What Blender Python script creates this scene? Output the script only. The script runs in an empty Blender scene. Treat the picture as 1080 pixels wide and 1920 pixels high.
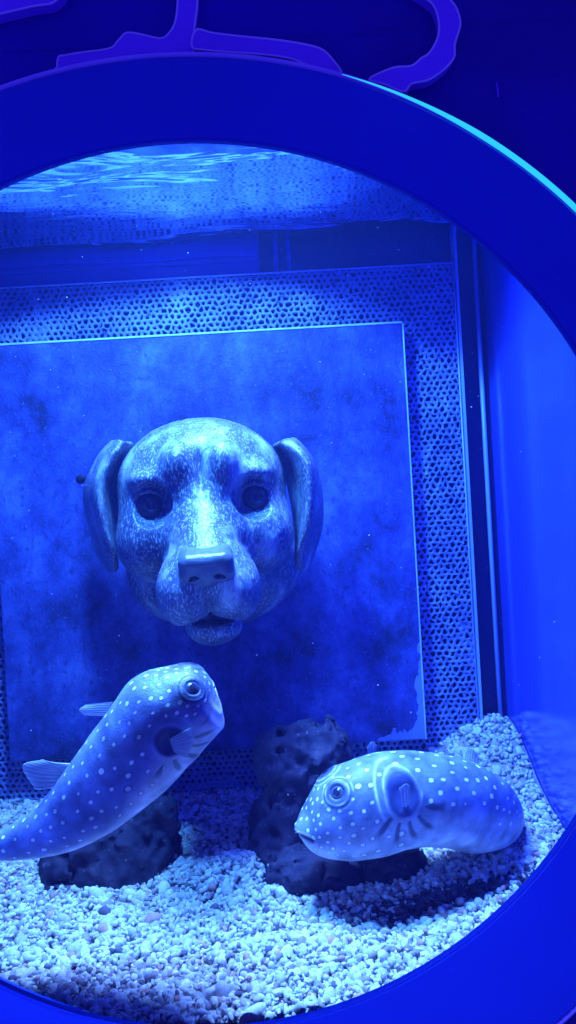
import bpy, math, random
import numpy as np
from mathutils import Vector, Matrix

random.seed(7)
RNG = np.random.default_rng(11)
S = bpy.context.scene
COL = S.collection

# ------------------------------------------------------------------ camera
CZ = 1.30                      # eye height
ROLL = math.radians(3.2)
FPX = 1406.0
CR, SR = math.cos(ROLL), math.sin(ROLL)


def P(px, py, d):
    u, v = px - 540.0, py - 960.0
    return np.array(((u * CR - v * SR) * d / FPX, d, CZ + (-u * SR - v * CR) * d / FPX))


def proj(p):
    p = np.asarray(p)
    X, D, Z = p[..., 0], p[..., 1], p[..., 2] - CZ
    return 540 + FPX / D * (X * CR - Z * SR), 960 + FPX / D * (-X * SR - Z * CR)


cam = bpy.data.cameras.new('camera')
cam.sensor_width = 36.0
cam.lens = 36.0 * FPX / 1920.0
cam.clip_start = 0.02
cam.clip_end = 50
camo = bpy.data.objects.new('camera', cam)
COL.objects.link(camo)
M = Matrix(((CR, SR, 0, 0), (0, 0, -1, 0), (-SR, CR, 0, CZ), (0, 0, 0, 1)))
camo.matrix_world = M
S.camera = camo

S.view_settings.view_transform = 'Standard'
S.view_settings.look = 'None'
S.view_settings.exposure = 0
S.view_settings.gamma = 1
S.view_settings.use_curve_mapping = False

# ------------------------------------------------------------------ scene helpers


def tag(o, label=None, cat=None, group=None, kind=None):
    if label: o['label'] = label
    if cat: o['category'] = cat
    if group: o['group'] = group
    if kind: o['kind'] = kind
    return o


def empty(name, loc, label, cat, group=None):
    o = bpy.data.objects.new(name, None)
    COL.objects.link(o)
    o.location = Vector(loc)
    o.empty_display_size = 0.02
    return tag(o, label, cat, group)


def mesh_obj(name, verts, faces, m, parent=None, smooth=True, colors=None, local=False, mats=None):
    """verts in world space (or in the parent's space if local)."""
    verts = np.asarray(verts, dtype=float)
    if parent is not None and not local:
        verts = verts - np.array(parent.location)
    me = bpy.data.meshes.new(name)
    if isinstance(faces, np.ndarray):
        k = faces.shape[1]
        me.vertices.add(len(verts))
        me.vertices.foreach_set('co', verts.astype(np.float32).ravel())
        me.loops.add(faces.size)
        me.loops.foreach_set('vertex_index', faces.astype(np.int32).ravel())
        me.polygons.add(len(faces))
        me.polygons.foreach_set('loop_start', np.arange(0, faces.size, k, dtype=np.int32))
        me.polygons.foreach_set('loop_total', np.full(len(faces), k, dtype=np.int32))
        me.update(calc_edges=True)
        me.validate()
    else:
        me.from_pydata([tuple(v) for v in verts], [], faces)
        me.update()
    if smooth:
        me.polygons.foreach_set('use_smooth', np.ones(len(me.polygons), dtype=bool))
    if colors is not None:
        a = me.color_attributes.new('Col', 'FLOAT_COLOR', 'POINT')
        c = np.ones((len(verts), 4), dtype=np.float32)
        c[:, :3] = colors
        a.data.foreach_set('color', c.ravel())
    for mm in (mats or [m]):
        me.materials.append(mm)
    o = bpy.data.objects.new(name, me)
    COL.objects.link(o)
    if parent is not None:
        o.parent = parent
    return o


def box(name, lo, hi, m, parent=None, bevel=0.0):
    lo, hi = np.array(lo, float), np.array(hi, float)
    v = [[(lo, hi)[i][0], (lo, hi)[j][1], (lo, hi)[k][2]] for i in (0, 1) for j in (0, 1) for k in (0, 1)]
    f = [(0, 1, 3, 2), (4, 6, 7, 5), (0, 4, 5, 1), (2, 3, 7, 6), (0, 2, 6, 4), (1, 5, 7, 3)]
    o = mesh_obj(name, v, f, m, parent, smooth=False)
    if bevel:
        b = o.modifiers.new('bevel', 'BEVEL')
        b.width = bevel
        b.segments = 2
    return o


def tube(name, pts, r, m, parent=None, n=8, closed=False, rads=None):
    pts = np.asarray(pts, float)
    N = len(pts)
    vs, fs = [], []
    for i in range(N):
        a = pts[(i - 1) % N] if (closed or i > 0) else pts[i]
        b = pts[(i + 1) % N] if (closed or i < N - 1) else pts[i]
        t = (b - a) / (np.linalg.norm(b - a) + 1e-12)
        ref = np.array((0, 1, 0)) if abs(t[1]) < 0.9 else np.array((1, 0, 0))
        s = np.cross(t, ref); s /= np.linalg.norm(s)
        q = np.cross(t, s)
        rr = rads[i] if rads is not None else r
        for k in range(n):
            w = 2 * math.pi * k / n
            vs.append(pts[i] + rr * (math.cos(w) * s + math.sin(w) * q))
    for i in range(N if closed else N - 1):
        j = (i + 1) % N
        for k in range(n):
            l = (k + 1) % n
            fs.append((i * n + k, j * n + k, j * n + l, i * n + l))
    if not closed:
        fs.append(tuple(range(n)))
        fs.append(tuple(range((N - 1) * n, N * n))[::-1])
    return mesh_obj(name, vs, fs, m, parent)


def catmull(ctrl, n, closed=False):
    c = np.asarray(ctrl, float)
    K = len(c)
    segs = K if closed else K - 1
    out = []
    for x in np.linspace(0, segs, n, endpoint=not closed):
        i = min(int(x), segs - 1)
        t = x - i
        if closed:
            p0, p1, p2, p3 = c[(i - 1) % K], c[i], c[(i + 1) % K], c[(i + 2) % K]
        else:
            p1, p2 = c[i], c[i + 1]
            p0 = c[i - 1] if i > 0 else 2 * p1 - p2
            p3 = c[i + 2] if i + 2 < K else 2 * p2 - p1
        out.append(0.5 * (2 * p1 + (p2 - p0) * t + (2 * p0 - 5 * p1 + 4 * p2 - p3) * t * t + (3 * p1 - p0 - 3 * p2 + p3) * t ** 3))
    return np.array(out)


# ------------------------------------------------------------------ noise + SDF + surface nets
_lat = RNG.random((32, 32, 32))


def vnoise(p):
    p = np.asarray(p)
    i = np.floor(p).astype(int)
    f = p - i
    f = f * f * (3 - 2 * f)
    i &= 31
    j = (i + 1) & 31
    x0, y0, z0, x1, y1, z1 = i[..., 0], i[..., 1], i[..., 2], j[..., 0], j[..., 1], j[..., 2]
    fx, fy, fz = f[..., 0], f[..., 1], f[..., 2]
    a = _lat[x0, y0, z0] * (1 - fx) + _lat[x1, y0, z0] * fx
    b = _lat[x0, y1, z0] * (1 - fx) + _lat[x1, y1, z0] * fx
    c = _lat[x0, y0, z1] * (1 - fx) + _lat[x1, y0, z1] * fx
    d = _lat[x0, y1, z1] * (1 - fx) + _lat[x1, y1, z1] * fx
    return (a * (1 - fy) + b * fy) * (1 - fz) + (c * (1 - fy) + d * fy) * fz


def fbm(p, o=4):
    s, a, t = 0, 0.5, 0
    for k in range(o):
        s = s + a * vnoise(p * 2 ** k + 3.7 * k)
        t += a
        a *= 0.5
    return s / t * 2 - 1


def ell(p, c, r):
    q = p - np.array(c)
    r = np.array(r, float)
    k0 = np.sqrt(((q / r) ** 2).sum(-1))
    k1 = np.sqrt(((q / (r * r)) ** 2).sum(-1)) + 1e-9
    return k0 * (k0 - 1) / k1


def cone(p, a, b, ra, rb):
    a, b = np.array(a, float), np.array(b, float)
    ab = b - a
    t = np.clip(((p - a) @ ab) / (ab @ ab), 0, 1)
    return np.sqrt(((p - a - t[..., None] * ab) ** 2).sum(-1)) - (ra + (rb - ra) * t)


def rbox(p, c, h, r):
    q = np.abs(p - np.array(c)) - (np.array(h) - r)
    return np.sqrt((np.maximum(q, 0) ** 2).sum(-1)) + np.minimum(q.max(-1), 0) - r


def smin(a, b, k):
    h = np.clip(0.5 + 0.5 * (b - a) / k, 0, 1)
    return b * (1 - h) + a * h - k * h * (1 - h)


def ssub(a, b, k):          # a minus b
    return -smin(-a, b, k)


def surface_nets(fn, lo, hi, step):
    ax = [np.arange(l, h + step, step) for l, h in zip(lo, hi)]
    n = [len(a) for a in ax]
    F = np.empty(n, dtype=np.float32)
    for i in range(0, n[0], 16):
        g = np.stack(np.meshgrid(ax[0][i:i + 16], ax[1], ax[2], indexing='ij'), -1)
        F[i:i + 16] = fn(g)
    ins = F < 0
    cs = [k - 1 for k in n]
    acc = np.zeros(cs + [3], dtype=np.float32)
    cnt = np.zeros(cs, dtype=np.float32)
    offs = [(i, j, k) for i in (0, 1) for j in (0, 1) for k in (0, 1)]

    def sub(A, o):
        return A[o[0]:o[0] + cs[0], o[1]:o[1] + cs[1], o[2]:o[2] + cs[2]]
    for a in offs:
        for d in range(3):
            if a[d]: continue
            b = list(a); b[d] = 1
            A, B = sub(F, a), sub(F, b)
            m = (A < 0) != (B < 0)
            t = np.where(m, A / np.where(m, A - B, 1), 0)
            for q in range(3):
                acc[..., q] += m * (a[q] + (t if q == d else 0))
            cnt += m
    act = cnt > 0
    idx = -np.ones(cs, dtype=np.int64)
    idx[act] = np.arange(act.sum())
    base = np.stack(np.nonzero(act), -1)
    v = (base + acc[act] / cnt[act][:, None]) * step + np.array(lo)
    quads = []
    for d in range(3):
        e, f = [(1, 2), (2, 0), (0, 1)][d]
        A = [slice(0, -1) if q == d else slice(1, -1) for q in range(3)]
        B = [slice(1, None) if q == d else slice(1, -1) for q in range(3)]
        a, b = ins[tuple(A)], ins[tuple(B)]
        pos = np.stack(np.nonzero(a != b), -1)
        if not len(pos): continue
        flip = ~a[a != b]
        g = pos.copy()
        for q in range(3):
            if q != d: g[:, q] += 1
        c = []
        for (de, df) in ((1, 1), (0, 1), (0, 0), (1, 0)):
            h = g.copy()
            h[:, e] -= de
            h[:, f] -= df
            c.append(idx[h[:, 0], h[:, 1], h[:, 2]])
        qd = np.stack(c, -1)
        qd[flip] = qd[flip][:, ::-1]
        quads.append(qd)
    return v, np.concatenate(quads)


# ------------------------------------------------------------------ materials
def new_mat(name):
    m = bpy.data.materials.new(name)
    m.use_nodes = True
    nt = m.node_tree
    nt.nodes.clear()
    out = nt.nodes.new('ShaderNodeOutputMaterial')
    return m, nt, out


def N(nt, typ, **kw):
    n = nt.nodes.new(typ)
    for k, v in kw.items():
        if k.startswith('i_'):
            key = k[2:]
            n.inputs[int(key) if key.isdigit() else key.replace('_', ' ')].default_value = v
        else:
            setattr(n, k, v)
    return n


def ramp(nt, stops, fac):
    r = nt.nodes.new('ShaderNodeValToRGB')
    el = r.color_ramp.elements
    while len(el) < len(stops): el.new(0.5)
    for e, (p, c) in zip(el, stops):
        e.position = p
        e.color = (*c, 1) if len(c) == 3 else c
    nt.links.new(fac, r.inputs['Fac'])
    return r


def rgb4(c): return (c[0], c[1], c[2], 1)


def coords(nt, scale=(1, 1, 1), kind='Object'):
    tc = N(nt, 'ShaderNodeTexCoord')
    mp = N(nt, 'ShaderNodeMapping')
    mp.inputs['Scale'].default_value = scale
    nt.links.new(tc.outputs[kind], mp.inputs['Vector'])
    return mp.outputs['Vector']


def noisy(name, stops, scale=20, stretch=(1, 1, 1), rough=0.5, spec=0.4, bump=0.0, bscale=60, detail=6, fine=None, coat=0.0, metal=0.0):
    """Principled with a noise-driven colour ramp; 'fine' adds small light flecks (scale, threshold, colour, amount)."""
    m, nt, out = new_mat(name)
    b = N(nt, 'ShaderNodeBsdfPrincipled')
    v = coords(nt, stretch)
    n = N(nt, 'ShaderNodeTexNoise')
    n.inputs['Scale'].default_value = scale
    n.inputs['Detail'].default_value = detail
    n.inputs['Roughness'].default_value = 0.62
    nt.links.new(v, n.inputs['Vector'])
    col = ramp(nt, stops, n.outputs['Fac']).outputs['Color']
    if fine:
        n2 = N(nt, 'ShaderNodeTexNoise')
        n2.inputs['Scale'].default_value = fine[0]
        n2.inputs['Detail'].default_value = 3
        nt.links.new(v, n2.inputs['Vector'])
        f = ramp(nt, [(fine[1], (0, 0, 0)), (min(fine[1] + 0.12, 1), (fine[3],) * 3)], n2.outputs['Fac'])
        mx = N(nt, 'ShaderNodeMix', data_type='RGBA')
        nt.links.new(f.outputs['Color'], mx.inputs[0])
        nt.links.new(col, mx.inputs[6])
        mx.inputs[7].default_value = rgb4(fine[2])
        col = mx.outputs[2]
    nt.links.new(col, b.inputs['Base Color'])
    b.inputs['Roughness'].default_value = rough
    b.inputs['Specular IOR Level'].default_value = spec
    b.inputs['Coat Weight'].default_value = coat
    b.inputs['Metallic'].default_value = metal
    if bump:
        n3 = N(nt, 'ShaderNodeTexNoise')
        n3.inputs['Scale'].default_value = bscale
        n3.inputs['Detail'].default_value = 5
        nt.links.new(v, n3.inputs['Vector'])
        bp = N(nt, 'ShaderNodeBump')
        bp.inputs['Strength'].default_value = 0.6
        bp.inputs['Distance'].default_value = bump
        nt.links.new(n3.outputs['Fac'], bp.inputs['Height'])
        nt.links.new(bp.outputs['Normal'], b.inputs['Normal'])
    nt.links.new(b.outputs['BSDF'], out.inputs['Surface'])
    return m


def vcol_mat(name, rough=0.35, spec=0.5, bump=0.0, bscale=200, var=0.25, vscale=60, trans=0.0):
    m, nt, out = new_mat(name)
    b = N(nt, 'ShaderNodeBsdfPrincipled')
    a = N(nt, 'ShaderNodeAttribute', attribute_name='Col')
    v = coords(nt)
    n = N(nt, 'ShaderNodeTexNoise')
    n.inputs['Scale'].default_value = vscale
    n.inputs['Detail'].default_value = 5
    nt.links.new(v, n.inputs['Vector'])
    r = ramp(nt, [(0.3, (1 - var,) * 3), (0.7, (1 + var,) * 3)], n.outputs['Fac'])
    mx = N(nt, 'ShaderNodeMix', data_type='RGBA', blend_type='MULTIPLY')
    mx.inputs[0].default_value = 1
    nt.links.new(a.outputs['Color'], mx.inputs[6])
    nt.links.new(r.outputs['Color'], mx.inputs[7])
    nt.links.new(mx.outputs[2], b.inputs['Base Color'])
    b.inputs['Roughness'].default_value = rough
    b.inputs['Specular IOR Level'].default_value = spec
    if bump:
        n3 = N(nt, 'ShaderNodeTexNoise')
        n3.inputs['Scale'].default_value = bscale
        n3.inputs['Detail'].default_value = 4
        nt.links.new(v, n3.inputs['Vector'])
        bp = N(nt, 'ShaderNodeBump')
        bp.inputs['Strength'].default_value = 0.5
        bp.inputs['Distance'].default_value = bump
        nt.links.new(n3.outputs['Fac'], bp.inputs['Height'])
        nt.links.new(bp.outputs['Normal'], b.inputs['Normal'])
    surf = b.outputs['BSDF']
    if trans:
        t = N(nt, 'ShaderNodeBsdfTransparent')
        ms = N(nt, 'ShaderNodeMixShader')
        ms.inputs[0].default_value = trans
        nt.links.new(surf, ms.inputs[1])
        nt.links.new(t.outputs['BSDF'], ms.inputs[2])
        surf = ms.outputs['Shader']
    nt.links.new(surf, out.inputs['Surface'])
    return m


# ------------------------------------------------------------------ key distances
D_RING, D_PANE, D_BACK, D_PANEL, D_BOARD = 0.51, 0.516, 1.00, 0.972, 0.95
Z_WATER = CZ + 0.338
X_SIDE, X_LEFT = 0.277, -0.62
Z_FLOOR = CZ - 0.40

MAT = {}
HAZE = 0.095
MAT['ring'] = noisy('ring_paint', [(0.3, (0.02, 0.05, 0.46)), (0.7, (0.027, 0.065, 0.60))], scale=4, fine=(150, 0.68, (0.06, 0.12, 0.75), 0.5), rough=0.55, spec=0.25, bump=0.0003, bscale=300)
MAT['rim'] = noisy('rim_edge', [(0.3, (0.45, 0.3, 0.9)), (0.7, (0.6, 0.4, 0.95))], scale=14, rough=0.3)
MAT['room'] = noisy('room_wall_paint', [(0.3, (0.022, 0.004, 0.12)), (0.7, (0.045, 0.01, 0.40))], scale=3.2, rough=0.7, spec=0.15, bump=0.0004, bscale=250)
MAT['cut'] = noisy('purple_board', [(0.3, (0.28, 0.06, 0.76)), (0.7, (0.36, 0.09, 0.9))], scale=9, rough=0.5)
MAT['cutedge'] = noisy('cut_edge', [(0.3, (0.75, 0.5, 0.95)), (0.7, (0.9, 0.62, 0.97))], scale=30, rough=0.4)
MAT['tankblue'] = noisy('back_acrylic', [(0.3, (0.003, 0.004, 0.05)), (0.7, (0.006, 0.008, 0.10))], scale=8, rough=0.3, fine=(180, 0.66, (0.1, 0.15, 0.4), 0.6))
MAT['weir'] = noisy('violet_blue_plastic', [(0.3, (0.10, 0.03, 0.42)), (0.7, (0.13, 0.04, 0.55))], scale=9, rough=0.35)
MAT['seam'] = noisy('clear_seal', [(0.3, (0.25, 0.35, 0.7)), (0.7, (0.4, 0.5, 0.8))], scale=25, stretch=(1, 1, .2), rough=0.3)
MAT['mesh'] = noisy('foam_mesh', [(0.3, (0.06, 0.08, 0.27)), (0.55, (0.16, 0.20, 0.46)), (0.75, (0.32, 0.37, 0.58))], scale=13, rough=0.6, bump=0.0006, bscale=400)
MAT['cavity'] = noisy('mesh_cavity', [(0.3, (0.003, 0.004, 0.045)), (0.7, (0.008, 0.01, 0.09))], scale=60, rough=0.8)
MAT['rock'] = noisy('live_rock', [(0.3, (0.01, 0.008, 0.024)), (0.55, (0.032, 0.026, 0.052)), (0.75, (0.08, 0.06, 0.09))], scale=34, rough=0.85, spec=0.2, bump=0.003, bscale=130, fine=(260, 0.66, (0.3, 0.28, 0.32), 0.7))
MAT['fish'] = vcol_mat('fish_skin', rough=0.42, spec=0.45, bump=0.0008, bscale=700, var=0.38, vscale=70)
MAT['fin'] = vcol_mat('fin_membrane', rough=0.4, var=0.15, vscale=100, trans=0.5)
MAT['eye'] = vcol_mat('fish_eye', rough=0.12, spec=0.6, var=0.05)
MAT['gravel'] = vcol_mat('coral_gravel', rough=0.75, spec=0.25, bump=0.0006, bscale=900, var=0.2, vscale=500)
MAT['screw'] = noisy('dark_hole', [(0.3, (0.002, 0.002, 0.01)), (0.7, (0.008, 0.008, 0.02))], scale=90, rough=0.7)
MAT['sculpt'] = noisy('algae_dusted_resin', [(0.36, (0.03, 0.04, 0.09)), (0.52, (0.07, 0.09, 0.16)), (0.68, (0.33, 0.40, 0.45))],
                      scale=34, stretch=(1, 1, 0.4), rough=0.42, spec=0.6, bump=0.0014, bscale=260, fine=(560, 0.52, (0.5, 0.58, 0.62), 0.55))
MAT['nose'] = noisy('smooth_resin', [(0.30, (0.05, 0.065, 0.10)), (0.7, (0.11, 0.14, 0.18))], scale=40, rough=0.33, spec=0.6, bump=0.0006, bscale=200)
MAT['sceye'] = noisy('dark_sculpted_eye', [(0.3, (0.02, 0.025, 0.06)), (0.7, (0.045, 0.05, 0.1))], scale=60, rough=0.35, bump=0.0006, bscale=200)


def side_wall_mat():
    m, nt, out = new_mat('blue_acrylic_side')
    b = N(nt, 'ShaderNodeBsdfPrincipled')
    v = coords(nt, (1, 1, 0.35))
    n = N(nt, 'ShaderNodeTexNoise')
    n.inputs['Scale'].default_value = 7
    n.inputs['Detail'].default_value = 5
    nt.links.new(v, n.inputs['Vector'])
    r = ramp(nt, [(0.3, (0.035, 0.05, 0.42)), (0.7, (0.055, 0.08, 0.58))], n.outputs['Fac'])
    nt.links.new(r.outputs['Color'], b.inputs['Base Color'])
    b.inputs['Roughness'].default_value = 0.16
    b.inputs['Specular IOR Level'].default_value = 0.9
    n2 = N(nt, 'ShaderNodeTexNoise')
    n2.inputs['Scale'].default_value = 90
    nt.links.new(coords(nt), n2.inputs['Vector'])
    bp = N(nt, 'ShaderNodeBump')
    bp.inputs['Strength'].default_value = 0.3
    bp.inputs['Distance'].default_value = 0.0006
    nt.links.new(n2.outputs['Fac'], bp.inputs['Height'])
    nt.links.new(bp.outputs['Normal'], b.inputs['Normal'])
    nt.links.new(b.outputs['BSDF'], out.inputs['Surface'])
    return m


MAT['side'] = side_wall_mat()


def board_mat():
    """Algae-mottled blue slab; its lower right corner has peeled to a pale film with a ragged edge."""
    m, nt, out = new_mat('mottled_slab')
    b = N(nt, 'ShaderNodeBsdfPrincipled')
    tc = N(nt, 'ShaderNodeTexCoord')
    v = coords(nt, (1, 1, 0.8))
    n = N(nt, 'ShaderNodeTexNoise')
    n.inputs['Scale'].default_value = 11
    n.inputs['Detail'].default_value = 9
    n.inputs['Roughness'].default_value = 0.72
    nt.links.new(v, n.inputs['Vector'])
    r = ramp(nt, [(0.37, (0.012, 0.016, 0.075)), (0.47, (0.034, 0.044, 0.22)), (0.55, (0.058, 0.078, 0.33)), (0.66, (0.115, 0.155, 0.44))], n.outputs['Fac'])
    n2 = N(nt, 'ShaderNodeTexNoise')
    n2.inputs['Scale'].default_value = 330
    n2.inputs['Detail'].default_value = 3
    nt.links.new(v, n2.inputs['Vector'])
    f = ramp(nt, [(0.62, (0, 0, 0)), (0.78, (0.4, 0.4, 0.4))], n2.outputs['Fac'])
    mx = N(nt, 'ShaderNodeMix', data_type='RGBA')
    nt.links.new(f.outputs['Color'], mx.inputs[0])
    nt.links.new(r.outputs['Color'], mx.inputs[6])
    mx.inputs[7].default_value = (0.32, 0.42, 0.7, 1)
    # dark pitting
    n4 = N(nt, 'ShaderNodeTexNoise')
    n4.inputs['Scale'].default_value = 120
    n4.inputs['Detail'].default_value = 4
    nt.links.new(v, n4.inputs['Vector'])
    f4 = ramp(nt, [(0.56, (0, 0, 0)), (0.68, (0.7, 0.7, 0.7))], n4.outputs['Fac'])
    mx4 = N(nt, 'ShaderNodeMix', data_type='RGBA')
    nt.links.new(f4.outputs['Color'], mx4.inputs[0])
    nt.links.new(mx.outputs[2], mx4.inputs[6])
    mx4.inputs[7].default_value = (0.02, 0.028, 0.12, 1)
    # peeled corner: distance to the two edges, ragged by noise
    sx = N(nt, 'ShaderNodeSeparateXYZ')
    nt.links.new(tc.outputs['Object'], sx.inputs[0])

    def mth(op, a, bb):
        q = N(nt, 'ShaderNodeMath', operation=op)
        for i, val in enumerate((a, bb)):
            if isinstance(val, (int, float)): q.inputs[i].default_value = val
            else: nt.links.new(val, q.inputs[i])
        return q.outputs[0]
    ex = mth('SUBTRACT', 0.264, sx.outputs['X'])
    ez = mth('ADD', sx.outputs['Z'], 0.264)
    hyp = mth('ADD', mth('MULTIPLY', ex, 0.30), mth('MULTIPLY', ez, 0.95))
    prod = mth('MINIMUM', hyp, mth('ADD', mth('MULTIPLY', ex, 1.6), mth('MULTIPLY', ez, 0.14)))
    nn = N(nt, 'ShaderNodeTexNoise')
    nn.inputs['Scale'].default_value = 60
    nn.inputs['Detail'].default_value = 5
    nt.links.new(tc.outputs['Object'], nn.inputs['Vector'])
    edge = mth('ADD', prod, mth('MULTIPLY', mth('SUBTRACT', nn.outputs['Fac'], 0.5), 0.035))
    mask = mth('LESS_THAN', edge, 0.021)
    mx5 = N(nt, 'ShaderNodeMix', data_type='RGBA')
    nt.links.new(mask, mx5.inputs[0])
    nt.links.new(mx4.outputs[2], mx5.inputs[6])
    mx5.inputs[7].default_value = (0.16, 0.23, 0.5, 1)
    nt.links.new(mx5.outputs[2], b.inputs['Base Color'])
    b.inputs['Roughness'].default_value = 0.6
    b.inputs['Specular IOR Level'].default_value = 0.3
    bp = N(nt, 'ShaderNodeBump')
    bp.inputs['Strength'].default_value = 0.5
    bp.inputs['Distance'].default_value = 0.0015
    nt.links.new(n2.outputs['Fac'], bp.inputs['Height'])
    nt.links.new(bp.outputs['Normal'], b.inputs['Normal'])
    nt.links.new(b.outputs['BSDF'], out.inputs['Surface'])
    return m


MAT['board'] = board_mat()
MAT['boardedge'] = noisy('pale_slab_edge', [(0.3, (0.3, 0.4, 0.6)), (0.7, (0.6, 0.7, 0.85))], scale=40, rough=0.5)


def water_mat():
    """Underside of the surface: mirror at shallow angles (total internal reflection), clear where looked at steeply."""
    m, nt, out = new_mat('water_surface')
    g = N(nt, 'ShaderNodeBsdfGlossy')
    g.inputs['Roughness'].default_value = 0.05
    g.inputs['Color'].default_value = (0.66, 0.74, 1.0, 1)
    t = N(nt, 'ShaderNodeBsdfTransparent')
    lw = N(nt, 'ShaderNodeLayerWeight')
    lw.inputs['Blend'].default_value = 0.5
    r = ramp(nt, [(0.47, (0, 0, 0)), (0.53, (1, 1, 1))], lw.outputs['Facing'])
    ms = N(nt, 'ShaderNodeMixShader')
    nt.links.new(r.outputs['Color'], ms.inputs[0])
    nt.links.new(t.outputs['BSDF'], ms.inputs[1])
    nt.links.new(g.outputs['BSDF'], ms.inputs[2])
    v = coords(nt, (0.42, 1.35, 1))
    n = N(nt, 'ShaderNodeTexNoise')
    n.inputs['Scale'].default_value = 26
    n.inputs['Detail'].default_value = 2.5
    n.inputs['Distortion'].default_value = 0.4
    nt.links.new(v, n.inputs['Vector'])
    bp = N(nt, 'ShaderNodeBump')
    bp.inputs['Strength'].default_value = 1.0
    bp.inputs['Distance'].default_value = 0.0009
    nt.links.new(n.outputs['Fac'], bp.inputs['Height'])
    nt.links.new(bp.outputs['Normal'], g.inputs['Normal'])
    nt.links.new(ms.outputs['Shader'], out.inputs['Surface'])
    return m


MAT['water'] = water_mat()


def pane_mat():
    m, nt, out = new_mat('clear_acrylic')
    t = N(nt, 'ShaderNodeBsdfTransparent')
    t.inputs['Color'].default_value = (0.97, 0.98, 1, 1)
    g = N(nt, 'ShaderNodeBsdfGlossy')
    g.inputs['Roughness'].default_value = 0.05
    f = N(nt, 'ShaderNodeFresnel')
    f.inputs['IOR'].default_value = 1.25
    ms = N(nt, 'ShaderNodeMixShader')
    nt.links.new(f.outputs['Fac'], ms.inputs[0])
    nt.links.new(t.outputs['BSDF'], ms.inputs[1])
    nt.links.new(g.outputs['BSDF'], ms.inputs[2])
    nt.links.new(ms.outputs['Shader'], out.inputs['Surface'])
    return m


MAT['pane'] = pane_mat()
m, nt, out = new_mat('cyan_rim_glow')  # emission standing in for the bright cyan reflection on the rim
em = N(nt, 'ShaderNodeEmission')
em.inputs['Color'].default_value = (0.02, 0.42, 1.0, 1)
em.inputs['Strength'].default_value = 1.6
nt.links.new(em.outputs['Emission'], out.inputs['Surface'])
MAT['rimglow'] = m

# ------------------------------------------------------------------ room wall, ring, cut-outs
RC = P(370, 1098, D_RING)          # centre of the opening
R_IN = 836 * D_RING / FPX
OC = P(357, 1143, D_RING)          # outer edge centre
R_OUT = 1043 * D_RING / FPX


def arc(c, r, a0, a1, n, y):
    return [np.array((c[0] + r * math.cos(a), y, c[2] + r * math.sin(a))) for a in np.linspace(a0, a1, n)]


n = 160
Y0, Y1 = D_RING, D_RING + 0.035
prof_v, prof_f = [], []
# profile loops: back-outer, front-outer, (bevel) front face ..., front-inner, back-inner
loops = [(OC, R_OUT, Y1), (OC, R_OUT, Y0 + 0.004), (OC, R_OUT - 0.0035, Y0), (RC, R_IN + 0.002, Y0 + 0.0), (RC, R_IN, Y0 + 0.002), (RC, R_IN * 1.0, D_RING + 0.0055), (RC, R_IN + 0.02, D_RING + 0.0055), (RC, R_IN + 0.02, Y1)]
for c, r, y in loops:
    for k in range(n):
        a = 2 * math.pi * k / n
        prof_v.append((c[0] + r * math.cos(a), y, c[2] + r * math.sin(a)))
for i in range(len(loops)):
    j = (i + 1) % len(loops)
    for k in range(n):
        l = (k + 1) % n
        prof_f.append((i * n + k, i * n + l, j * n + l, j * n + k))
frame = empty('round_window_frame', RC, 'broad flat dark blue ring framing the round aquarium window', 'window frame')
rg = mesh_obj('ring', prof_v, prof_f, MAT['ring'], frame, smooth=False)
tube('rim', arc(OC, R_OUT + 0.0012, 0, 2 * math.pi, 221, Y0 + 0.004)[:-1], 0.0021, MAT['rim'], frame, closed=True)
tube('inner_bead', arc(RC, R_IN + 0.0004, 0, 2 * math.pi, 221, Y0 + 0.001)[:-1], 0.0008, MAT['ring'], frame, closed=True)
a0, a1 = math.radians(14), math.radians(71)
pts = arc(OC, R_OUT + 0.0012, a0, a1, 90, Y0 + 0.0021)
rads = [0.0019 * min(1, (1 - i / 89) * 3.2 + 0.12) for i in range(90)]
tube('rim_glow', pts, 0.0017, MAT['rimglow'], frame, rads=rads)  # glowing arc drawn in place of a lamp's reflection on the lip
# window pane
pv, pf = [], []
Rp = R_IN + 0.012
for y in (D_PANE, D_PANE + 0.012):
    for k in range(96):
        a = 2 * math.pi * k / 96
        pv.append((RC[0] + Rp * math.cos(a), y, RC[2] + Rp * math.sin(a)))
pf = [tuple(range(96)), tuple(range(191, 95, -1))]
mesh_obj('window_pane', pv, pf, MAT['pane'], frame, smooth=False)

# room wall: a sheet with a round hole behind the ring
wv, wf = [], []
Wy = Y1 - 0.012
Rw = R_OUT - 0.02
for k in range(96):
    a = 2 * math.pi * k / 96
    ca, sa = math.cos(a), math.sin(a)
    wv.append((OC[0] + Rw * ca, Wy, OC[2] + Rw * sa))
    s = 1.6 / max(abs(ca), abs(sa))
    wv.append((OC[0] + s * ca, Wy, OC[2] + s * sa))
for k in range(96):
    l = (k + 1) % 96
    wf.append((2 * k, 2 * k + 1, 2 * l + 1, 2 * l))
tag(mesh_obj('room_wall', wv, wf, MAT['room'], smooth=False), 'dark violet wall around the round tank window', 'wall', kind='structure')
# a small scratch-like peg on the wall
tag(tube('wall_pin', [P(931, 155, Wy - 0.003), P(933, 168, Wy - 0.004), P(934, 182, Wy - 0.003)], 0.0006, MAT['cut']), 'tiny pale pin stuck in the dark wall right of the ring', 'pin')


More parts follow.
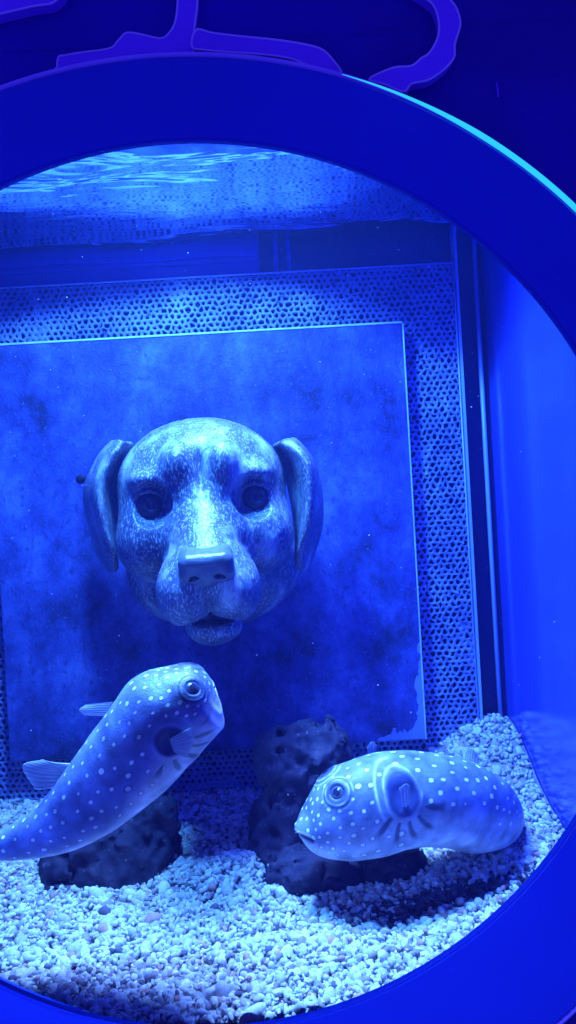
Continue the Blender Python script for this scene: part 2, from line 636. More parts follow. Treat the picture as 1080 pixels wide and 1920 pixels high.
def cutout(outline, label, group, y=Wy - 0.010, th=0.0095, dense=6):
    c = np.array([P(a, b, y) for a, b in outline])
    c = catmull(c, len(c) * dense, closed=True)
    c0 = c.mean(0)
    o = empty('wall_cutout', (c0[0], y + th, c0[2]), label, 'wall decoration', group)
    k = len(c)
    v = np.concatenate([c, c + np.array((0, th, 0))])
    f = [tuple(range(k)), tuple(range(2 * k - 1, k - 1, -1))] + [(i, i + k, (i + 1) % k + k, (i + 1) % k) for i in range(k)]
    mesh_obj('panel', v, f, MAT['cut'], o, smooth=False)
    tube('edge_trim', c, 0.00075, MAT['cutedge'], o, n=6, closed=True)
    return o


grp = 'purple cut-out shapes on the wall above the ring'
cutout([(108, 132), (107, 126), (110, 107), (122, 104), (150, 99), (205, 91), (222, 76), (237, 62), (262, 64), (300, 72), (316, 63), (328, 42), (333, 5), (334, -60), (350, -90), (368, -60),
        (370, 2), (366, 40), (362, 75), (358, 102), (300, 108), (200, 118)], 'purple cut-out with a jagged left foot and an upright stem above the ring', grp)
cutout([(368, 56), (400, 62), (460, 69), (520, 75), (575, 84), (604, 93), (622, 110), (640, 138), (600, 128), (568, 119), (545, 110), (500, 103), (430, 98), (385, 94), (360, 88)],
       'long low purple cut-out tapering to the right along the ring', grp, y=Wy - 0.0125, th=0.012)
cutout([(756, 172), (772, 157), (802, 150), (830, 132), (851, 108), (853, 82), (863, 45), (856, 16), (842, -4), (820, -40), (770, -60), (760, -30), (797, -4), (815, 14), (823, 45), (820, 72), (805, 99), (790, 109),
        (772, 123), (742, 126), (716, 135), (692, 149), (720, 158)], 'purple wavy cut-out arm curling up at the right above the ring', grp)
cutout([(-60, 40), (0, 26), (60, 12), (104, 2), (120, -40), (0, -60), (-60, -40)], 'corner of a purple cut-out at the top left edge of the wall', grp)

# ------------------------------------------------------------------ tank shell
tank = empty('aquarium_tank', (-0.17, 0.78, Z_FLOOR), 'blue walled aquarium tank seen through the round window', 'aquarium')
ZT = Z_WATER + 0.05
box('back_wall', (X_LEFT, D_BACK, Z_FLOOR), (X_SIDE + 0.02, D_BACK + 0.012, ZT), MAT['tankblue'], tank)
box('side_wall', (X_SIDE, D_PANE + 0.016, Z_FLOOR), (X_SIDE + 0.012, D_BACK - 0.001, ZT), MAT['side'], tank)
box('side_wall', (X_LEFT - 0.012, D_PANE + 0.016, Z_FLOOR), (X_LEFT, D_BACK - 0.001, ZT), MAT['side'], tank)
box('tank_bottom', (X_LEFT - 0.012, D_PANE + 0.016, Z_FLOOR - 0.012), (X_SIDE + 0.012, D_BACK + 0.012, Z_FLOOR - 0.001), MAT['tankblue'], tank)
tube('corner_seal', [(0.2665, D_BACK - 0.004, Z_FLOOR), (0.2665, D_BACK - 0.004, ZT)], 0.0032, MAT['seam'], tank)
box('clear_strip', (0.2335, D_PANEL - 0.004, Z_FLOOR), (0.2365, D_PANEL + 0.02, ZT), MAT['seam'], tank)

ov = empty('overflow_box', (-0.33, D_BACK - 0.01, CZ + 0.315), 'violet blue overflow box on the back wall just under the waterline', 'overflow box')
xr = P(484, 470, D_BACK)[0]
box('box_front', (X_LEFT + 0.002, D_BACK - 0.012, CZ + 0.285), (xr, D_BACK - 0.001, Z_WATER + 0.03), MAT['weir'], ov)
box('ledge', (X_LEFT + 0.002, D_BACK - 0.017, CZ + 0.3315), (xr - 0.002, D_BACK - 0.0125, CZ + 0.3355), MAT['weir'], ov, 0.001)
for q, px in enumerate((516, 540)):
    a = P(px, 470, D_BACK - 0.012)
    o = tube('riser_pipe', [(a[0], a[1], CZ + 0.25), (a[0], a[1], Z_WATER + 0.02)], 0.0030, MAT['weir'])
    tag(o, 'thin violet pipe on the back wall, ' + ('nearer to' if q == 0 else 'farther from') + ' the overflow box', 'pipe', 'thin pipes beside the overflow box')

# water surface, seen from below
xs, ys = np.linspace(X_LEFT, X_SIDE, 60), np.linspace(D_PANE + 0.016, D_BACK, 50)
gx, gy = np.meshgrid(xs, ys, indexing='ij')
gz = Z_WATER + 0.0007 * np.sin(gx * 31 + gy * 17) + 0.0006 * np.sin(gy * 43 - gx * 9)
wv = np.stack([gx, gy, gz], -1).reshape(-1, 3)
ii = np.arange(59)[:, None] * 50 + np.arange(49)[None]
wf = np.stack([ii, ii + 50, ii + 51, ii + 1], -1).reshape(-1, 4)
tag(mesh_obj('water', wv, wf, MAT['water']), 'rippled underside of the water surface mirroring the back panel', 'water', kind='structure')

# ------------------------------------------------------------------ perforated mesh panel (real holes)
pitch = 0.0081
X0, X1p = -0.55, 0.2315
Zb, Zt = Z_FLOOR + 0.002, CZ + 0.3105
bx0, bx1, bz0, bz1 = -0.3696, 0.158, CZ - 0.297, CZ + 0.231
rows = int((Zt - Zb) / (pitch * 0.866))
cols = int((X1p - X0) / pitch)
hz = (Zt - Zb) / rows
hx = (X1p - X0) / cols
pv, pf = [], []
jit = {}
vcache = {}


def hexv(ix, iz):
    """shared corner, on a lattice of half pitches / thirds of a row, jittered."""
    key = (ix, iz)
    if key not in vcache:
        x = X0 + ix * hx / 2
        z = Zb + iz * hz / 3
        jx, jz = (random.gauss(0, 0.145), random.gauss(0, 0.145))
        x += jx * pitch; z += jz * pitch
        x = min(max(x, X0), X1p); z = min(max(z, Zb), Zt)
        pv.append((x, D_PANEL + random.gauss(0, 0.0004), z))
        vcache[key] = len(pv) - 1
    return vcache[key]


for r in range(rows + 1):
    for c in range(cols + 1):
        cx, cz = 2 * c + (r % 2), 3 * r
        wx, wz = X0 + cx * hx / 2, Zb + cz * hz / 3
        if wx > X1p + 0.001: continue
        if bx0 + 0.02 < wx < bx1 - 0.02 and bz0 + 0.02 < wz < bz1 - 0.02: continue   # fully behind the slab
        ring = [hexv(cx + 1, cz + 1), hexv(cx, cz + 2), hexv(cx - 1, cz + 1), hexv(cx - 1, cz - 1), hexv(cx, cz - 2), hexv(cx + 1, cz - 1)]
        P6 = np.array([pv[i] for i in ring])
        cen = P6.mean(0)
        if vnoise(np.array((wx * 22, 3.3, wz * 22))) > 0.80 and random.random() < .5: sc = random.uniform(.2, .45)
        else: sc = random.uniform(0.48, 0.82)
        # 12-gon hole
        fl = []
        for k in range(6):
            a, b = P6[k], P6[(k + 1) % 6]
            fl.append(a * 0.92 + cen * 0.08)
            fl.append((a + b) / 2)
        fl = np.array(fl)
        i0 = len(pv)
        for p in fl: pv.append(tuple(cen + (p - cen) * sc + np.array((0, -0.0006, 0))))
        for p in fl: pv.append(tuple(cen + (p - cen) * sc * 0.86 + np.array((0, 0.0045, 0))))
        for k in range(6):
            A, B = ring[k], ring[(k + 1) % 6]
            h0, h1, h2 = i0 + 2 * k, i0 + 2 * k + 1, i0 + (2 * k + 2) % 12
            pf.append((A, h1, h0)); pf.append((A, B, h1)); pf.append((B, h2, h1))
        for k in range(12):
            l = (k + 1) % 12
            pf.append((i0 + k, i0 + l, i0 + 12 + l, i0 + 12 + k))
panel = empty('perforated_panel', (-0.16, D_PANEL, Zb), 'honeycomb perforated filter panel behind the square slab', 'panel')
mesh_obj('honeycomb_sheet', pv, pf, MAT['mesh'], panel, smooth=True)
box('backing', (X0, D_PANEL + 0.005, Zb), (X1p, D_PANEL + 0.012, Zt), MAT['cavity'], panel)
tube('edge_strip', [(X0, D_PANEL - 0.0003, Zt), (X1p, D_PANEL - 0.0003, Zt)], 0.0012, MAT['seam'], panel)
tube('edge_strip', [(X1p, D_PANEL - 0.0003, Zb), (X1p, D_PANEL - 0.0003, Zt)], 0.0011, MAT['seam'], panel)

# ------------------------------------------------------------------ slab behind the dog
cx, cz = (bx0 + bx1) / 2, (bz0 + bz1) / 2
slab = empty('mounting_slab', (cx, D_BOARD, cz), 'square mottled blue slab with a peeled corner carrying the dog head', 'slab')
box('slab_face', (bx0, D_BOARD, bz0), (bx1, D_BOARD + 0.012, bz1), MAT['board'], slab, 0.0012)
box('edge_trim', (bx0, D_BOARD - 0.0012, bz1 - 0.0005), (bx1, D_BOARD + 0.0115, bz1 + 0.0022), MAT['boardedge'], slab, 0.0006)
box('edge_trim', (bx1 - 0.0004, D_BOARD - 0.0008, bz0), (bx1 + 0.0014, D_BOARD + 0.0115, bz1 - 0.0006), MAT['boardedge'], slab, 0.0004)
hp = P(151, 897, D_BOARD - 0.002)
hv = [(hp[0] + 0.0062 * math.cos(a) * s, hp[1] + dy, hp[2] + 0.0046 * math.sin(a) * s) for s, dy in ((1, 0.004), (0.95, 0), (0.5, -0.001)) for a in np.linspace(0, 2 * math.pi, 17)[:-1]]
hf = [(i * 16 + k, i * 16 + (k + 1) % 16, (i + 1) * 16 + (k + 1) % 16, (i + 1) * 16 + k) for i in (0, 1) for k in range(16)] + [tuple(range(32, 48))]
mesh_obj('screw_cap', hv, hf, MAT['screw'], slab)

# ------------------------------------------------------------------ dog head sculpture
DH = 0.80
US = DH / FPX                       # one head unit in metres
dog_o = P(380, 935, DH)
yaw = math.radians(5.5)
tilt = math.radians(1.3)
fwd = np.array((math.sin(yaw), -math.cos(yaw), 0.0))
rgt0 = np.array((math.cos(yaw), math.sin(yaw), 0.0))
up0 = np.array((0, 0, 1.0))
rgt = rgt0 * math.cos(tilt) + up0 * math.sin(tilt)
upv = up0 * math.cos(tilt) - rgt0 * math.sin(tilt)


def dogw(v):
    v = np.asarray(v, float)
    return dog_o + US * (v[..., 0:1] * rgt + v[..., 1:2] * fwd + v[..., 2:3] * upv)


def dog_sdf(p):
    p = p.astype(np.float32)
    ax = np.stack([np.abs(p[..., 0]), p[..., 1], p[..., 2]], -1)
    d = ell(p, (0, -70, 28), (164, 145, 132))
    d = smin(d, ell(ax, (86, -26, -74), (82, 98, 80)), 50)           # cheeks, fuller below the eyes
    d = smin(d, ell(p, (0, -150, -100), (128, 120, 165)), 40)
    d = smin(d, ell(p, (10, -188, -140), (184, 84, 132)), 16)         # neck spreading to the slab
    # muzzle
    d = smin(d, cone(p, (0, -6, -14), (0, 132, -119), 76, 54), 46)
    d = smin(d, ell(ax, (41, 106, -158), (50, 80, 64)), 24)
    d = smin(d, ell(p, (3, 34, -233), (52, 64, 36)), 12)
    # inner brows and the ledge over each eye
    d = smin(d, ell(ax, (40, 54, 60), (30, 37, 42)), 18)
    d = smin(d, ell(ax, (97, 24, 40), (32, 36, 18)), 22)
    # forehead furrow
    d = ssub(d, ell(p, (0, 94, 66), (8, 40, 56)), 10)
    # crease running from the inner eye corner up between the two brows
    d = ssub(d, cone(ax, (78, 76, 52), (52, 86, -2), 8, 14), 9)
    # eye sockets
    d = ssub(d, ell(ax, (95, 66, -5), (43, 43, 41)), 6)
    # mouth line and philtrum
    bend = p[..., 2] + 0.0022 * p[..., 0] ** 2
    pm = np.stack([p[..., 0], p[..., 1], bend], -1)
    d = ssub(d, ell(pm, (2, 128, -216), (58, 70, 10)), 6)
    d = ssub(d, cone(p, (0, 196, -134), (1, 170, -216), 9, 12), 5)
    n = fbm(p * 0.045, 3)
    return d + n * 1.6


v, f = surface_nets(dog_sdf, (-200, -262, -300), (200, 205, 172), 3.2)
dog = empty('dog_head_sculpture', dog_o, 'sculpted dog head with folded ears mounted on the slab', 'sculpture')
mesh_obj('head', dogw(v), f, MAT['sculpt'], dog)


def nose_sdf(p):
    ca, sa = math.cos(0.30), math.sin(0.30)
    yy, zz = p[..., 1] - 172, p[..., 2] + 114
    p = np.stack([p[..., 0], 172 + yy * ca - zz * sa, -114 + yy * sa + zz * ca], -1)
    ax = np.stack([np.abs(p[..., 0]), p[..., 1], p[..., 2]], -1)
    d = rbox(p, (0, 170, -109), (45, 35, 23), 16)
    d = smin(d, ell(p, (0, 178, -132), (30, 20, 18)), 10)
    d = smin(d, ell(ax, (30, 178, -124), (15, 20, 17)), 8)
    d = ssub(d, ell(ax, (20, 200, -124), (7, 9, 5)), 4)
    d = ssub(d, cone(ax, (22, 200, -125), (42, 186, -131), 3, 3), 4)
    d = ssub(d, cone(p, (0, 204, -118), (0, 200, -154), 2.5, 3), 3)
    return d + fbm(p * 0.08, 2) * 0.8


v, f = surface_nets(nose_sdf, (-60, 130, -165), (60, 215, -80), 1.8)
mesh_obj('nose', dogw(v), f, MAT['nose'], dog)


def eye_sdf(p, s):
    q = p - np.array((97 * s, 16, -5))
    r = np.sqrt((q ** 2).sum(-1))
    d = r - 28
    rho = np.sqrt((q[..., 0] - 4) ** 2 + (q[..., 2] + 1) ** 2)
    groove = np.maximum(np.abs(rho - 17) - 1.2, np.abs(r - 28) - 1.6)
    d = np.maximum(d, -groove)
    pup = np.sqrt((q[..., 0] - 4) ** 2 + (q[..., 1] - 28) ** 2 + (q[..., 2] + 1) ** 2) - 9
    return np.maximum(d, -pup)


for s in (-1, 1):
    v, f = surface_nets(lambda p: eye_sdf(p, s), (97 * s - 34, -17, -39), (97 * s + 34, 51, 29), 1.7)
    mesh_obj('eye', dogw(v), f, MAT['sceye'], dog)
    lid = [(97 * s + 30 * math.cos(a), 18 + 21 * math.sin(a) ** 0.7, -5 + 25 * math.sin(a)) for a in np.linspace(0.35, math.pi - 0.35, 18)]
    tube('eyelid', dogw(np.array(lid)), 0.0024, MAT['sculpt'], dog, rads=[0.0012 + 0.0016 * math.sin(math.pi * i / 17) for i in range(18)])

EAR_L = [  # outer back edge, front fold, inner edge: px, py, distance
    [(214, 826, .850), (232, 826, .825), (250, 832, .84)],
    [(192, 848, .862), (214, 848, .815), (244, 848, .86)],
    [(174, 880, .870), (194, 884, .808), (236, 880, .872)],
    [(159, 922, .875), (185, 922, .805), (226, 925, .872)],
    [(168, 980, .875), (194, 980, .806), (218, 985, .866)],
    [(180, 1030, .872), (208, 1030, .812), (217, 1032, .850)],
    [(194, 1056, .866), (213, 1056, .824), (218, 1054, .842)],
    [(209, 1072, .852), (215, 1070, .836), (218, 1068, .842)]]
EAR_R = [
    [(548, 820, .850), (528, 826, .83), (512, 834, .845)],
    [(574, 846, .862), (552, 842, .815), (520, 852, .875)],
    [(592, 884, .870), (574, 872, .806), (530, 884, .885)],
    [(602, 935, .875), (581, 920, .803), (545, 925, .885)],
    [(601, 985, .875), (579, 975, .806), (553, 980, .872)],
    [(590, 1028, .870), (567, 1020, .815), (557, 1022, .855)],
    [(580, 1054, .864), (562, 1048, .822), (556, 1046, .842)],
    [(566, 1072, .850), (560, 1066, .836), (557, 1064, .842)]]
for E in (EAR_L, EAR_R):
    rows_ = []
    for O, Rr, I in E:
        o_, r_, i_ = P(*O), P(*Rr), P(*I)
        rows_.append([o_ + (o_ - r_) * 0.06, o_ * .55 + r_ * .45 + (o_ - i_) * 0.03, r_ + (r_ - (o_ + i_) / 2) * 0.08, r_ * .5 + i_ * .5, i_ + (i_ - r_) * 0.05])
    G = np.array(rows_)
    G = np.stack([catmull(G[:, k], 22) for k in range(5)], 1)
    G = np.stack([catmull(G[i], 13) for i in range(22)], 0)
    nv = fbm(G.reshape(-1, 3) * 90, 3).reshape(22, 13, 1)
    G = G + nv * 0.0012
    vi = np.arange(21)[:, None] * 13 + np.arange(12)[None]
    ff = np.stack([vi, vi + 1, vi + 14, vi + 13], -1).reshape(-1, 4)
    o = mesh_obj('ear', G.reshape(-1, 3), ff, MAT['sculpt'], dog)
    sm = o.modifiers.new('thick', 'SOLIDIFY'); sm.thickness = 0.006; sm.offset = 0
    ss = o.modifiers.new('round', 'SUBSURF'); ss.levels = 2; ss.render_levels = 2

# ------------------------------------------------------------------ gravel bed


def bed(x, d):
    z = -0.357 + 0.0 * x
    z = z + 0.075 * np.exp(-(((x - 0.25) / 0.09) ** 2 + ((d - 0.98) / 0.10) ** 2))     # heap in the right back corner
    z = z + 0.018 * np.exp(-(((x + 0.075) / 0.05) ** 2 + ((d - 0.735) / 0.035) ** 2))
    z = z + 0.018 * np.exp(-(((x + 0.36) / 0.10) ** 2 + ((d - 0.85) / 0.09) ** 2))
    z = z - 0.012 * np.exp(-(((x - 0.09) / 0.06) ** 2 + ((d - 0.66) / 0.03) ** 2))
    q = np.stack([x * 16, d * 16, 0 * x + 3.3], -1)
    return CZ + z + 0.006 * fbm(q, 3)


def ico():
    t = (1 + 5 ** .5) / 2
    v = [(-1, t, 0), (1, t, 0), (-1, -t, 0), (1, -t, 0), (0, -1, t), (0, 1, t), (0, -1, -t), (0, 1, -t), (t, 0, -1), (t, 0, 1), (-t, 0, -1), (-t, 0, 1)]
    f = [(0, 11, 5), (0, 5, 1), (0, 1, 7), (0, 7, 10), (0, 10, 11), (1, 5, 9), (5, 11, 4), (11, 10, 2), (10, 7, 6), (7, 1, 8), (3, 9, 4), (3, 4, 2), (3, 2, 6), (3, 6, 8), (3, 8, 9), (4, 9, 5), (2, 4, 11), (6, 2, 10), (8, 6, 7), (9, 8, 1)]
    v = [np.array(a) / np.linalg.norm(a) for a in v]
    mid, out = {}, []
    for a, b, c in f:
        q = []
        for i, j in ((a, b), (b, c), (c, a)):
            k = (min(i, j), max(i, j))
            if k not in mid:
                w = v[i] + v[j]; v.append(w / np.linalg.norm(w)); mid[k] = len(v) - 1
            q.append(mid[k])
        out += [(a, q[0], q[2]), (b, q[1], q[0]), (c, q[2], q[1]), tuple(q)]
    return np.array(v), np.array(out)


icv, icf = ico()


def pebbles(n, xlo, xhi, dlo, dhi, r0, r1, lift):
    x = RNG.uniform(xlo, xhi, n); d = RNG.uniform(dlo, dhi, n)
    z = bed(x, d) + RNG.uniform(-0.3, 1, n) * lift
    r = RNG.uniform(r0, r1, n) * np.where(RNG.random(n) < 0.08, 1.5, 1)
    sc = np.stack([np.ones(n), RNG.uniform(.42, .8, n), RNG.uniform(.36, .7, n)], -1) * r[:, None]
    q = RNG.normal(size=(n, 4)); q[:, 1:3] *= 0.55
    q /= np.linalg.norm(q, axis=1, keepdims=True)
    w, a, b, c = q.T
    R = np.stack([1 - 2 * (b * b + c * c), 2 * (a * b - c * w), 2 * (a * c + b * w), 2 * (a * b + c * w), 1 - 2 * (a * a + c * c), 2 * (b * c - a * w),
                  2 * (a * c - b * w), 2 * (b * c + a * w), 1 - 2 * (a * a + b * b)], -1).reshape(n, 3, 3)
    var = RNG.integers(0, 12, n)
    bases = []
    for k in range(12):
        j = icv * (1 + 0.34 * fbm(icv * 1.3 + k * 5.1, 2)[:, None])
        j = np.sign(j) * np.abs(j) ** 0.8
        bases.append(j)
    B = np.array(bases)[var] * sc[:, None, :]
    V = np.einsum('nij,nkj->nki', R, B) + np.stack([x, d, z], -1)[:, None, :]
    t = RNG.random(n)
    base = np.array((0.60, 0.57, 0.53))[None] * RNG.uniform(0.65, 1.25, n)[:, None]
    base[t < 0.10] = np.array((0.30, 0.24, 0.25))
    base[(t >= 0.10) & (t < 0.15)] = np.array((0.5, 0.28, 0.24))
    base[(t >= 0.15) & (t < 0.19)] = np.array((0.12, 0.10, 0.13))
    # a band of much darker pebbles in front of the right-hand rock
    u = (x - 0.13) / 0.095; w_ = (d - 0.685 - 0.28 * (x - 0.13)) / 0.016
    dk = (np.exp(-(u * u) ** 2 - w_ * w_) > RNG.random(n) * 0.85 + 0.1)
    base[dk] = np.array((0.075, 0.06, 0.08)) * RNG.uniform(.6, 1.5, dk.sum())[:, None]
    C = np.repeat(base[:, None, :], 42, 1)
    F = icf[None] + (np.arange(n) * 42)[:, None, None]
    return V.reshape(-1, 3), F.reshape(-1, 3), C.reshape(-1, 3)


parts = [pebbles(420, -0.34, 0.265, 0.531, 0.97, 0.0052, 0.0085, 0.002), pebbles(11500, -0.34, 0.272, 0.531, 0.78, 0.0024, 0.0048, 0.0038), pebbles(8500, -0.42, 0.272, 0.78, 0.985, 0.0025, 0.0043, 0.003),
         pebbles(8000, -0.34, 0.272, 0.531, 0.80, 0.0012, 0.0023, 0.005)]
gx, gy = np.meshgrid(np.linspace(X_LEFT + 0.002, X_SIDE - 0.001, 110), np.linspace(D_PANE + 0.017, D_BACK - 0.002, 70), indexing='ij')
gv = np.stack([gx, gy, bed(gx, gy) - 0.001], -1).reshape(-1, 3)
gi = np.arange(109)[:, None] * 70 + np.arange(69)[None]
gq = np.stack([gi, gi + 70, gi + 71, gi + 1], -1).reshape(-1, 4)
gt = np.concatenate([gq[:, [0, 1, 2]], gq[:, [0, 2, 3]]])
vs, fs, cs = [gv], [gt], [np.tile((0.3, 0.27, 0.27), (len(gv), 1))]
off = len(gv)
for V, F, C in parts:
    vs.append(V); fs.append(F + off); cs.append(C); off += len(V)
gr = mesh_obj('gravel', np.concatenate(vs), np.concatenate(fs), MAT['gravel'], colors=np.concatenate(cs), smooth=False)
tag(gr, 'pale crushed coral gravel covering the tank bottom', 'gravel', kind='stuff')

# drifting specks in the water
nsp = 170
sx_ = RNG.uniform(-0.36, 0.25, nsp); sd_ = RNG.uniform(0.535, 0.94, nsp); sz_ = CZ + RNG.uniform(-0.3, 0.32, nsp)
sr_ = RNG.uniform(0.00025, 0.00065, nsp)
SV = (icv[None] * sr_[:, None, None] * RNG.uniform(.5, 1.3, (nsp, 1, 3)) + np.stack([sx_, sd_, sz_], -1)[:, None, :]).reshape(-1, 3)
SF = (icf[None] + (np.arange(nsp) * 42)[:, None, None]).reshape(-1, 3)
tag(mesh_obj('floating_debris', SV, SF, MAT['gravel'], colors=np.tile((0.6, 0.62, 0.62), (len(SV), 1))), 'tiny pale specks drifting in the water', 'debris', kind='stuff')

# ------------------------------------------------------------------ rocks


def rock(name_label, blobs, step=0.0028, amp=0.012, seed=0, cav=0.5):
    lo = np.min([np.array(c) - np.array(r) for c, r in blobs], 0) - 0.025
    hi = np.max([np.array(c) + np.array(r) for c, r in blobs], 0) + 0.025

    def fn(p):
        d = None
        for c, r in blobs:
            e = ell(p, c, r)
            d = e if d is None else smin(d, e, 0.016)
        n = fbm(p * 24 + seed, 5) * amp * 1.5
        h = np.clip(0.62 - np.abs(vnoise(p * 62 + seed * 3.1)) , 0, 1)
        pit = np.clip(vnoise(p * 95 + seed) - 0.5, 0, 1) * amp * 2.4 + np.clip(vnoise(p * 190 + seed) - 0.55, 0, 1) * amp
        return (d + n + pit) * 0.8
    v, f = surface_nets(fn, lo, hi, step)
    c0 = np.array(((lo[0] + hi[0]) / 2, (lo[1] + hi[1]) / 2, lo[2] + 0.02))
    o = mesh_obj('rock', v - c0, f, MAT['rock'])
    o.location = Vector(c0)
    tag(o, name_label, 'rock', 'dark porous rocks standing in the gravel')
    return o


def blob(px, py, d, rx, ry, rz):
    d += 0.012
    k = d / FPX
    return (P(px, py, d), (rx * k, ry * k, rz * k))


rock('dark upright rock between the fish with a knobbly rounded top', [
    blob(560, 1420, .790, 86, 75, 66), blob(610, 1395, .800, 46, 60, 44), blob(545, 1500, .785, 66, 70, 90), blob(528, 1570, .775, 58, 65, 90), blob(540, 1640, .770, 80, 80, 60), blob(520, 1615, .738, 44, 50, 62)], seed=1)
rock('dark low rock lying in the gravel below the resting right fish', [
    blob(540, 1640, .715, 66, 60, 46), blob(620, 1635, .715, 80, 65, 48), blob(700, 1640, .718, 70, 60, 56), blob(752, 1618, .722, 40, 50, 42), blob(650, 1690, .705, 60, 45, 34)], seed=5)
rock('dark rounded rock under the tail of the spotted left fish', [
    blob(255, 1545, .775, 78, 70, 82), blob(215, 1610, .760, 100, 80, 80), blob(140, 1630, .755, 74, 70, 66), blob(245, 1665, .735, 62, 55, 46), blob(285, 1600, .77, 50, 60, 60)], seed=9)

# ------------------------------------------------------------------ pufferfish


def loft(ctrl, nT, nP, up_fn, end0=0.07, end1=0.03):
    """ctrl rows: px, py, D, up, dn, half width (all px at D). Returns vertices (nT*nP), quads, t, phi and the frames."""
    c = np.array(ctrl, float)
    u = np.linspace(0, 1, nT)
    tt = 0.5 - 0.5 * np.cos(np.pi * u)
    tt = 0.55 * u + 0.45 * tt
    dense = catmull(c, 2001)
    sp = np.array([P(a[0], a[1], a[2]) for a in dense])
    seg = np.concatenate([[0], np.cumsum(np.linalg.norm(np.diff(sp, axis=0), axis=1))])
    seg /= seg[-1]
    val = np.stack([np.interp(tt, seg, dense[:, k]) for k in range(6)], -1)
    pos = np.stack([np.interp(tt, seg, sp[:, k]) for k in range(3)], -1)
    tan = np.gradient(pos, axis=0)
    tan /= np.linalg.norm(tan, axis=1, keepdims=True)
    up = up_fn(tt, tan)
    up = up - (up * tan).sum(1, keepdims=True) * tan
    up /= np.linalg.norm(up, axis=1, keepdims=True)
    side = np.cross(up, tan)
    k = val[:, 2] / FPX
    rnd = np.ones(nT)
    m0 = tt < end0; rnd[m0] = np.sqrt(np.clip(1 - (1 - tt[m0] / end0) ** 2, 0, 1))
    m1 = tt > 1 - end1; rnd[m1] = np.sqrt(np.clip(1 - (1 - (1 - tt[m1]) / end1) ** 2, 0, 1))
    rnd = np.maximum(rnd, 0.004)
    ph = np.linspace(-np.pi, np.pi, nP, endpoint=False)
    cp, sn = np.cos(ph), np.sin(ph)
    hgt = np.where(cp > 0, val[:, 3:4], val[:, 4:5]) * cp[None]
    wid = val[:, 5:6] * sn[None]
    V = pos[:, None] + (k * rnd)[:, None, None] * (hgt[..., None] * up[:, None] + wid[..., None] * side[:, None])
    i = np.arange(nT - 1)[:, None] * nP + np.arange(nP)[None]
    j = np.arange(nT - 1)[:, None] * nP + (np.arange(nP)[None] + 1) % nP
    F = np.stack([i, j, j + nP, i + nP], -1).reshape(-1, 4)
    return V, F, tt, ph, pos, tan, up, side


def vnormals(V):
    a = np.gradient(V, axis=0)
    b = np.roll(V, -1, 1) - np.roll(V, 1, 1)
    n = np.cross(a, b)
    n /= np.linalg.norm(n, axis=-1, keepdims=True) + 1e-12
    cen = V.mean(1, keepdims=True)
    s = np.sign(((V - cen) * n).sum(-1, keepdims=True).mean())
    return n * s


def pick(V, nrm, px, py):
    """index of the vertex facing the camera nearest to the photo position."""
    x, y = proj(V)
    d = (x - px) ** 2 + (y - py) ** 2
    view = V - np.array((0, 0, CZ))
    d = np.where((nrm * view).sum(-1) < 0, d, 1e9)
    return np.unravel_index(np.argmin(d), d.shape)


def spots(V, nrm, mask_fn, spacing, n_try=16000):
    flat = V.reshape(-1, 3)
    order = RNG.choice(len(flat), min(n_try, len(flat)), replace=False)
    kept, rad = [], []
    for q in order:
        s = mask_fn(q)
        if s <= 0: continue
        p = flat[q]
        sp = spacing * s
        if kept:
            dd = np.linalg.norm(np.array(kept) - p, axis=1)
            if (dd < sp).any(): continue
        kept.append(p); rad.append(spacing * (0.45 * s + 0.45) * random.uniform(.75, 1.15))
    return np.array(kept), np.array(rad)


def eyeball(parent, c, nrm, r, dark=(0.02, 0.02, 0.05), iris=1.0):
    """a ball with dark pupil and pale iris ring facing nrm, concentric lids."""
    n1 = nrm / np.linalg.norm(nrm)
    a = np.cross(n1, (0, 0, 1.0)); a /= np.linalg.norm(a)
    b = np.cross(n1, a)
    vs_, cs_, fs_ = [], [], []
    nr, ns = 26, 36
    for i in range(nr + 1):
        th = math.pi * 0.62 * i / nr
        for k in range(ns):
            w = 2 * math.pi * k / ns
            vs_.append(c + r * (math.cos(th) * n1 * 0.8 + math.sin(th) * (math.cos(w) * a + math.sin(w) * b)))
            g = math.degrees(th)
            if g < 30: col = dark
            elif g < 35: col = (0.22 * iris, 0.25 * iris, 0.3 * iris)
            elif g < 62: col = (0.05, 0.065, 0.14)
            else: col = (0.08, 0.10, 0.2)
            cs_.append(col)
    for i in range(nr):
        for k in range(ns):
            l = (k + 1) % ns
            fs_.append((i * ns + k, i * ns + l, (i + 1) * ns + l, (i + 1) * ns + k))
    return mesh_obj('eye', vs_, fs_, MAT['eye'], parent, colors=np.array(cs_))


